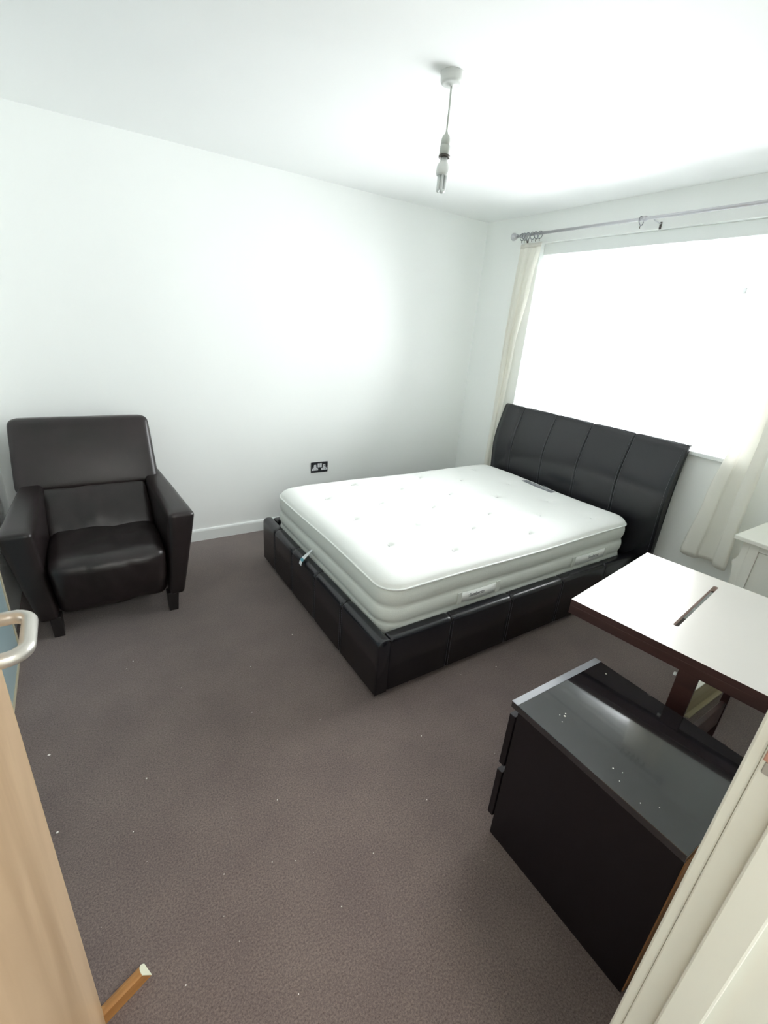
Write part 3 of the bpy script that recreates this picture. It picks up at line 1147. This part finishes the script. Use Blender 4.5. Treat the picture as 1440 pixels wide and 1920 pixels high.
# ------------------------------------------------------------------ black chest of drawers
X0, X1, Y0, Y1, Z1 = 0.962, 1.376, 0.148, 0.652, 0.55
ch = thing('chest_of_drawers', 'black glossy two drawer bedside chest beside the door frame', 'chest of drawers', ((X0 + X1) / 2, 0.4, 0))
obj('top_panel', bx(X0, X1, Y0, Y1, Z1 - 0.022, Z1, bev=0.0008, seg=1), M['black_gloss'], parent=ch, label='glossy black top')
obj('edge_strip', bx(X0, X1, Y1 - 0.0215, Y1 + 0.0004, Z1 - 0.0002, Z1 + 0.0008), M['edge_strip'], parent=ch, label='pale silvery front edge strip')
b = nb()
extrude_poly(b, [(X0 + 0.001, Y0, 0), (X0 + 0.001, Y1 - 0.028, 0), (X0 + 0.001, Y1 - 0.028, Z1 - 0.0225), (X0 + 0.001, Y0, Z1 - 0.0225)], (0.018, 0, 0))
obj('side_panel', b, M['black_board'], parent=ch)
b = nb()
extrude_poly(b, [(X1 - 0.019, Y0, 0), (X1 - 0.019, Y1 - 0.028, 0), (X1 - 0.019, Y1 - 0.028, Z1 - 0.0225), (X1 - 0.019, Y0, Z1 - 0.0225)], (0.018, 0, 0))
obj('side_panel', b, M['black_board'], parent=ch)
obj('back_panel', bx(X0 + 0.002, X1 - 0.002, Y0 - 0.003, Y0, 0.01, Z1 - 0.026), M['fibreboard'], parent=ch, label='raw brown fibreboard back')
for z0, z1 in ((0.298, 0.502), (0.070, 0.270)):
    d = nb()
    box(d, X0 + 0.001, X1 - 0.001, Y1 - 0.022, Y1 - 0.001, z0, z1, bev=0.001, seg=1)
    dr = obj('drawer', d, M['black_board'], parent=ch)
    t = nb()
    box(t, X0 + 0.03, X0 + 0.042, Y0 + 0.03, Y1 - 0.024, z0 + 0.02, z1 - 0.03)
    box(t, X1 - 0.042, X1 - 0.03, Y0 + 0.03, Y1 - 0.024, z0 + 0.02, z1 - 0.03)
    box(t, X0 + 0.042, X1 - 0.042, Y0 + 0.03, Y1 - 0.024, z0 + 0.02, z0 + 0.03)
    obj('drawer_box', t, M['black_board'], parent=dr)
obj('cross_rail', bx(X0 + 0.019, X1 - 0.019, Y1 - 0.055, Y1 - 0.035, 0.272, 0.296), M['black_board'], parent=ch)
obj('cross_rail', bx(X0 + 0.019, X1 - 0.019, Y1 - 0.055, Y1 - 0.035, 0.504, 0.527), M['black_board'], parent=ch)
obj('plinth', bx(X0 + 0.019, X1 - 0.019, Y1 - 0.05, Y1 - 0.03, 0.0, 0.066), M['black_board'], parent=ch)
b = nb()
for x, y, s in ((1.055, 0.535, .0025), (1.045, 0.545, .0012), (1.065, 0.54, .0015), (1.03, 0.525, .0012), (1.335, 0.585, .002),
                (1.02, 0.36, .0015), (1.0, 0.33, .001), (1.03, 0.34, .001), (0.99, 0.27, .001), (1.02, 0.24, .001)):
    box(b, x - s, x + s, y - s, y + s, Z1, Z1 + 0.0008)
o = obj('dust_specks', b, M['crumb'], origin=(1.05, .5, Z1), kind='stuff')
o['label'] = 'white dust specks scattered on the black glossy chest top'
o['category'] = 'crumbs'

# ------------------------------------------------------------------ slotted table
A = (1.373, 0.79)
tr = math.radians(8)
tb = thing('table', 'pale topped table with long slot and dark brown frame beside the black chest', 'table', (A[0], A[1], 0), rotz=tr)
# local: u to the right along +x, v = -y
TW, TL, TH, TT = 0.672, 0.665, 0.710, 0.022
sx0, sx1, sv, sd = 0.146, 0.590, 0.292, 0.0082


def tbx(u0, u1, v0, v1, z0, z1, bev=0.0, bm=None, mi=0):
    return box(bm if bm else nb(), u0, u1, -v1, -v0, z0, z1, bev=bev, mi=mi)


def tobj(name, bm, m, parent=None, **k):
    return obj(name, bm, m, parent=parent or tb, world=False, **k)


# top with a real slot cut through: ring of faces around the rounded slot
b = nb()
K = 10
sl = []
for k in range(K + 1):
    a = -math.pi / 2 + math.pi * k / K
    sl.append((sx1 - sd + sd * math.cos(a), -sv + sd * math.sin(a)))
for k in range(K + 1):
    a = math.pi / 2 + math.pi * k / K
    sl.append((sx0 + sd + sd * math.cos(a), -sv + sd * math.sin(a)))
cnr = [(TW, -TL), (TW, 0), (0, 0), (0, -TL)]
for z, flip in ((TH, False), (TH - TT, True)):
    sv_ = [b.verts.new((x, y, z)) for x, y in sl]
    cv = [b.verts.new((x, y, z)) for x, y in cnr]
    h = K // 2

    def F(vs):
        b.faces.new(vs[::-1] if flip else vs)
    F([cv[0], cv[1]] + [sv_[k] for k in range(K, -1, -1)])
    F([cv[1], cv[2], sv_[K + 1], sv_[K]])
    F([cv[2], cv[3]] + [sv_[k] for k in range(2 * K + 1, K, -1)])
    F([cv[3], cv[0], sv_[0], sv_[2 * K + 1]])
    if z == TH:
        up = (sv_, cv)
    else:
        n = len(sv_)
        for k in range(n):
            f = b.faces.new((up[0][k], up[0][(k + 1) % n], sv_[(k + 1) % n], sv_[k]))
            f.material_index = 2
        for k in range(4):
            f = b.faces.new((up[1][k], up[1][(k + 1) % 4], cv[(k + 1) % 4], cv[k]))
            f.material_index = 1
tobj('table_top', b, [M['table_top'], M['table_wood'], M['slot_edge']])
# apron frame under the top
az = TH - TT
for (u0, u1, v0, v1) in ((0.0, 0.022, 0.0, TL), (TW - 0.022, TW, 0.0, TL), (0.022, TW - 0.022, 0.0, 0.022), (0.022, TW - 0.022, TL - 0.022, TL)):
    tobj('apron', tbx(u0, u1, v0, v1, az - 0.034, az - 0.0003, bev=0.002), M['table_wood'])
# trestle legs and stretcher
for u0, v0, v1, th in ((0.004, 0.366, 0.421, 0.016), (TW - 0.052, 0.440, 0.466, 0.03)):
    tobj('leg', tbx(u0, u0 + th, v0, v1, 0.03, az - 0.034, bev=0.002), M['table_wood'])
    tobj('foot', tbx(u0 - 0.004, u0 + th + 0.004, 0.33, 0.52, 0.0, 0.03, bev=0.003), M['table_wood'])
c8 = []
for zz in (0, 1):
    for vv in (0, 0.018):
        for uu in (0, 1):
            c8.append(((0.018, 0.622)[uu], -((0.392, 0.444)[uu] + vv), ((0.19, 0.310), (0.12, 0.235))[uu][zz]))
tobj('brace', softbox(c8, 0.003, n=2), M['table_wood'])
tobj('end_stop', bx(0.0, 0.009, -0.3655, -0.357, 0.628, 0.638, bev=0.002), M['plastic_white'], label='small white plastic stop')

# ------------------------------------------------------------------ cream chest by the window
cb = thing('cream_cabinet', 'cream painted cabinet with moulded edge standing by the right curtain', 'cabinet', (2.72, 0.45, 0))
CX0, CY1, CT = 2.595, 0.738, 0.76
obj('cabinet_top', bx(CX0 - 0.04, XR - 0.02, 0.20, CY1 + 0.016, CT - 0.022, CT, bev=0.004), M['cream'], parent=cb)
# profiled end boards
prof_c = [(0, 0), (0, .54), (.010, .57), (.016, .595), (.030, .605), (.030, .622), (.014, .632), (.004, .66), (0, .738)]


def end_board(y0, y1):
    b = nb()
    P = [(CX0, y0, 0), (CX0, y1, 0)]
    for d, z in prof_c[1:]:
        P.append((CX0, y1 + d * 0.0 - (0 if z < .56 or z > .65 else -d * 0.6), z))
    P += [(CX0, y0, .738)]
    extrude_poly(b, P, (XR - 0.045 - CX0, 0, 0))
    return b


obj('end_board', end_board(0.693, 0.720), M['cream'], parent=cb)
obj('end_board', bx(CX0, XR - 0.045, 0.22, 0.245, 0, CT - 0.022), M['cream'], parent=cb)
obj('door_panel', bx(CX0 + 0.006, CX0 + 0.024, 0.2985, 0.6520, 0.0985, CT - 0.06, bev=0.003), M['cream'], parent=cb)
fs_ = nb()
box(fs_, CX0 - 0.001, CX0 + 0.022, 0.653, 0.693, 0.0, CT - 0.022, bev=0.002)
obj('face_frame', fs_, M['cream'], parent=cb)
obj('face_frame', bx(CX0 - 0.001, CX0 + 0.022, 0.245, 0.297, 0.0, CT - 0.022, bev=0.002), M['cream'], parent=cb)
obj('top_rail', bx(CX0 - 0.001, CX0 + 0.022, 0.297, 0.653, CT - 0.057, CT - 0.022, bev=0.002), M['cream'], parent=cb)
obj('back_panel', bx(XR - 0.055, XR - 0.045, 0.245, 0.693, 0.02, CT - 0.03), M['cream'], parent=cb)
obj('knob', lathe(nb(), [(0, 0), (.008, 0), (.007, .012), (.014, .02), (.013, .028), (0, .032)], 0, 0, 16), M['cream'], parent=cb, world=False).matrix_local = \
    Matrix.Translation((CX0 - 2.72 + 0.006, 0.34 - 0.45, 0.45)) @ Matrix.Rotation(-math.pi / 2, 4, 'Y')
obj('plinth', bx(CX0 + 0.004, CX0 + 0.02, 0.297, 0.653, 0.0, 0.097), M['cream'], parent=cb)
# cream wooden box on the carpet below the table
wb = thing('wooden_block', 'low cream wooden block on the carpet behind the slotted table legs', 'wood block', (2.30, 0.58, 0))
obj('front_board', bx(2.135, 2.47, 0.553, 0.563, 0.010, 0.148, bev=0.001), M['cream_wood'], parent=wb)
obj('core', bx(2.137, 2.468, 0.5635, 0.60, 0.0, 0.148, bev=0.001), M['cream_wood'], parent=wb)
obj('lit_top_board', bx(2.135, 2.47, 0.552, 0.602, 0.1485, 0.156, bev=0.001), M['cream'], parent=wb)  # paler cream than the front: window light on the top put into colour
obj('base_strip', bx(2.135, 2.47, 0.535, 0.563, 0.0, 0.0095, bev=0.001), M['cream_wood'], parent=wb)

# ------------------------------------------------------------------ wardrobe with pale blue door on the left
wr = thing('wardrobe', 'pale blue panelled wardrobe front with beige edging, left beyond the open door', 'wardrobe', (-0.42, 1.7, 0))
obj('carcass', bx(XL + 0.001, -0.412, 1.0, 2.374, 0.0, 2.1), M['panel_edge'], parent=wr)
for y0, y1 in ((1.0, 1.69), (1.695, 2.374)):
    d = nb()
    box(d, -0.411, -0.404, y0 + 0.022, y1 - 0.022, 0.018, 2.08)
    dd = obj('door_panel', d, M['panel_blue'], parent=wr)
    for (a, b_, z0, z1) in ((y0, y0 + 0.022, 0.0, 2.1), (y1 - 0.022, y1, 0.0, 2.1), (y0 + 0.022, y1 - 0.022, 0.0, 0.018), (y0 + 0.022, y1 - 0.022, 2.08, 2.1)):
        obj('edging', bx(-0.411, -0.399, a, b_, z0, z1, bev=0.0015), M['panel_edge'], parent=dd)

# ------------------------------------------------------------------ offcut of moulding on the carpet
st = thing('wooden_offcut', 'short piece of orange pine moulding on the carpet by the open door', 'wood offcut', (-0.06, 0.81, 0),
           rotz=math.radians(22))
P = [(0, 0)]
for k in range(9):
    a = math.pi / 2 * k / 8
    P.append((0.0, 0.0) if False else (0.036 * math.cos(a), 0.036 * math.sin(a)))
b = nb()
extrude_poly(b, [(-v * 0.55, -0.018 + u, v) for u, v in P], (-0.24, 0, 0))
obj('strip', b, M['pine'], parent=st, world=False)
b = nb()
extrude_poly(b, [(-v * 0.55 + 0.0012, -0.018 + u, v + 0.0002) for u, v in P], (-0.0012, 0, 0))
obj('cut_end', b, M['cut'], parent=st, world=False, label='pale cut end')

# ------------------------------------------------------------------ crumbs on the carpet
b = nb()
spots = [(-0.28, 1.651, 4), (-0.253, 1.312, 3), (0.01, 1.38, 2), (0.04, 2.062, 2), (0.778, 1.915, 2), (0.663, 1.326, 1.5), (0.993, 1.052, 2),
         (0.249, 0.571, 1.4), (-0.051, 1.2, 1.4), (0.383, 1.078, 1.3), (0.163, 0.934, 1.2), (0.583, 0.761, 1.2), (0.843, 0.819, 1.4),
         (0.201, 1.781, 1.4), (0.51, 1.775, 1.5), (1.589, 1.212, 2), (0.428, 0.683, 1.3)]
for k in range(45):
    spots.append((random.uniform(-0.2, 1.5), random.uniform(0.45, 2.3), random.uniform(0.5, 1.3)))
for x, y, s in spots:
    if x > BX0 - 0.02 and y > BY0 - 0.02:
        continue
    if X0 - .02 < x < X1 + .02 and Y0 < y < Y1 + .02:
        continue
    s *= 0.0011
    r = bmesh.ops.create_icosphere(b, subdivisions=1, radius=s)
    for v in r['verts']:
        v.co = Vector((x + v.co.x * random.uniform(.8, 1.8), y + v.co.y * random.uniform(.8, 1.6), 0.0012 + v.co.z * 0.5 + s * .2))
o = obj('carpet_crumbs', b, M['crumb'], origin=(0.4, 1.2, 0), kind='stuff')
o['label'] = 'white crumbs and lint scattered over the brown carpet'
o['category'] = 'crumbs'
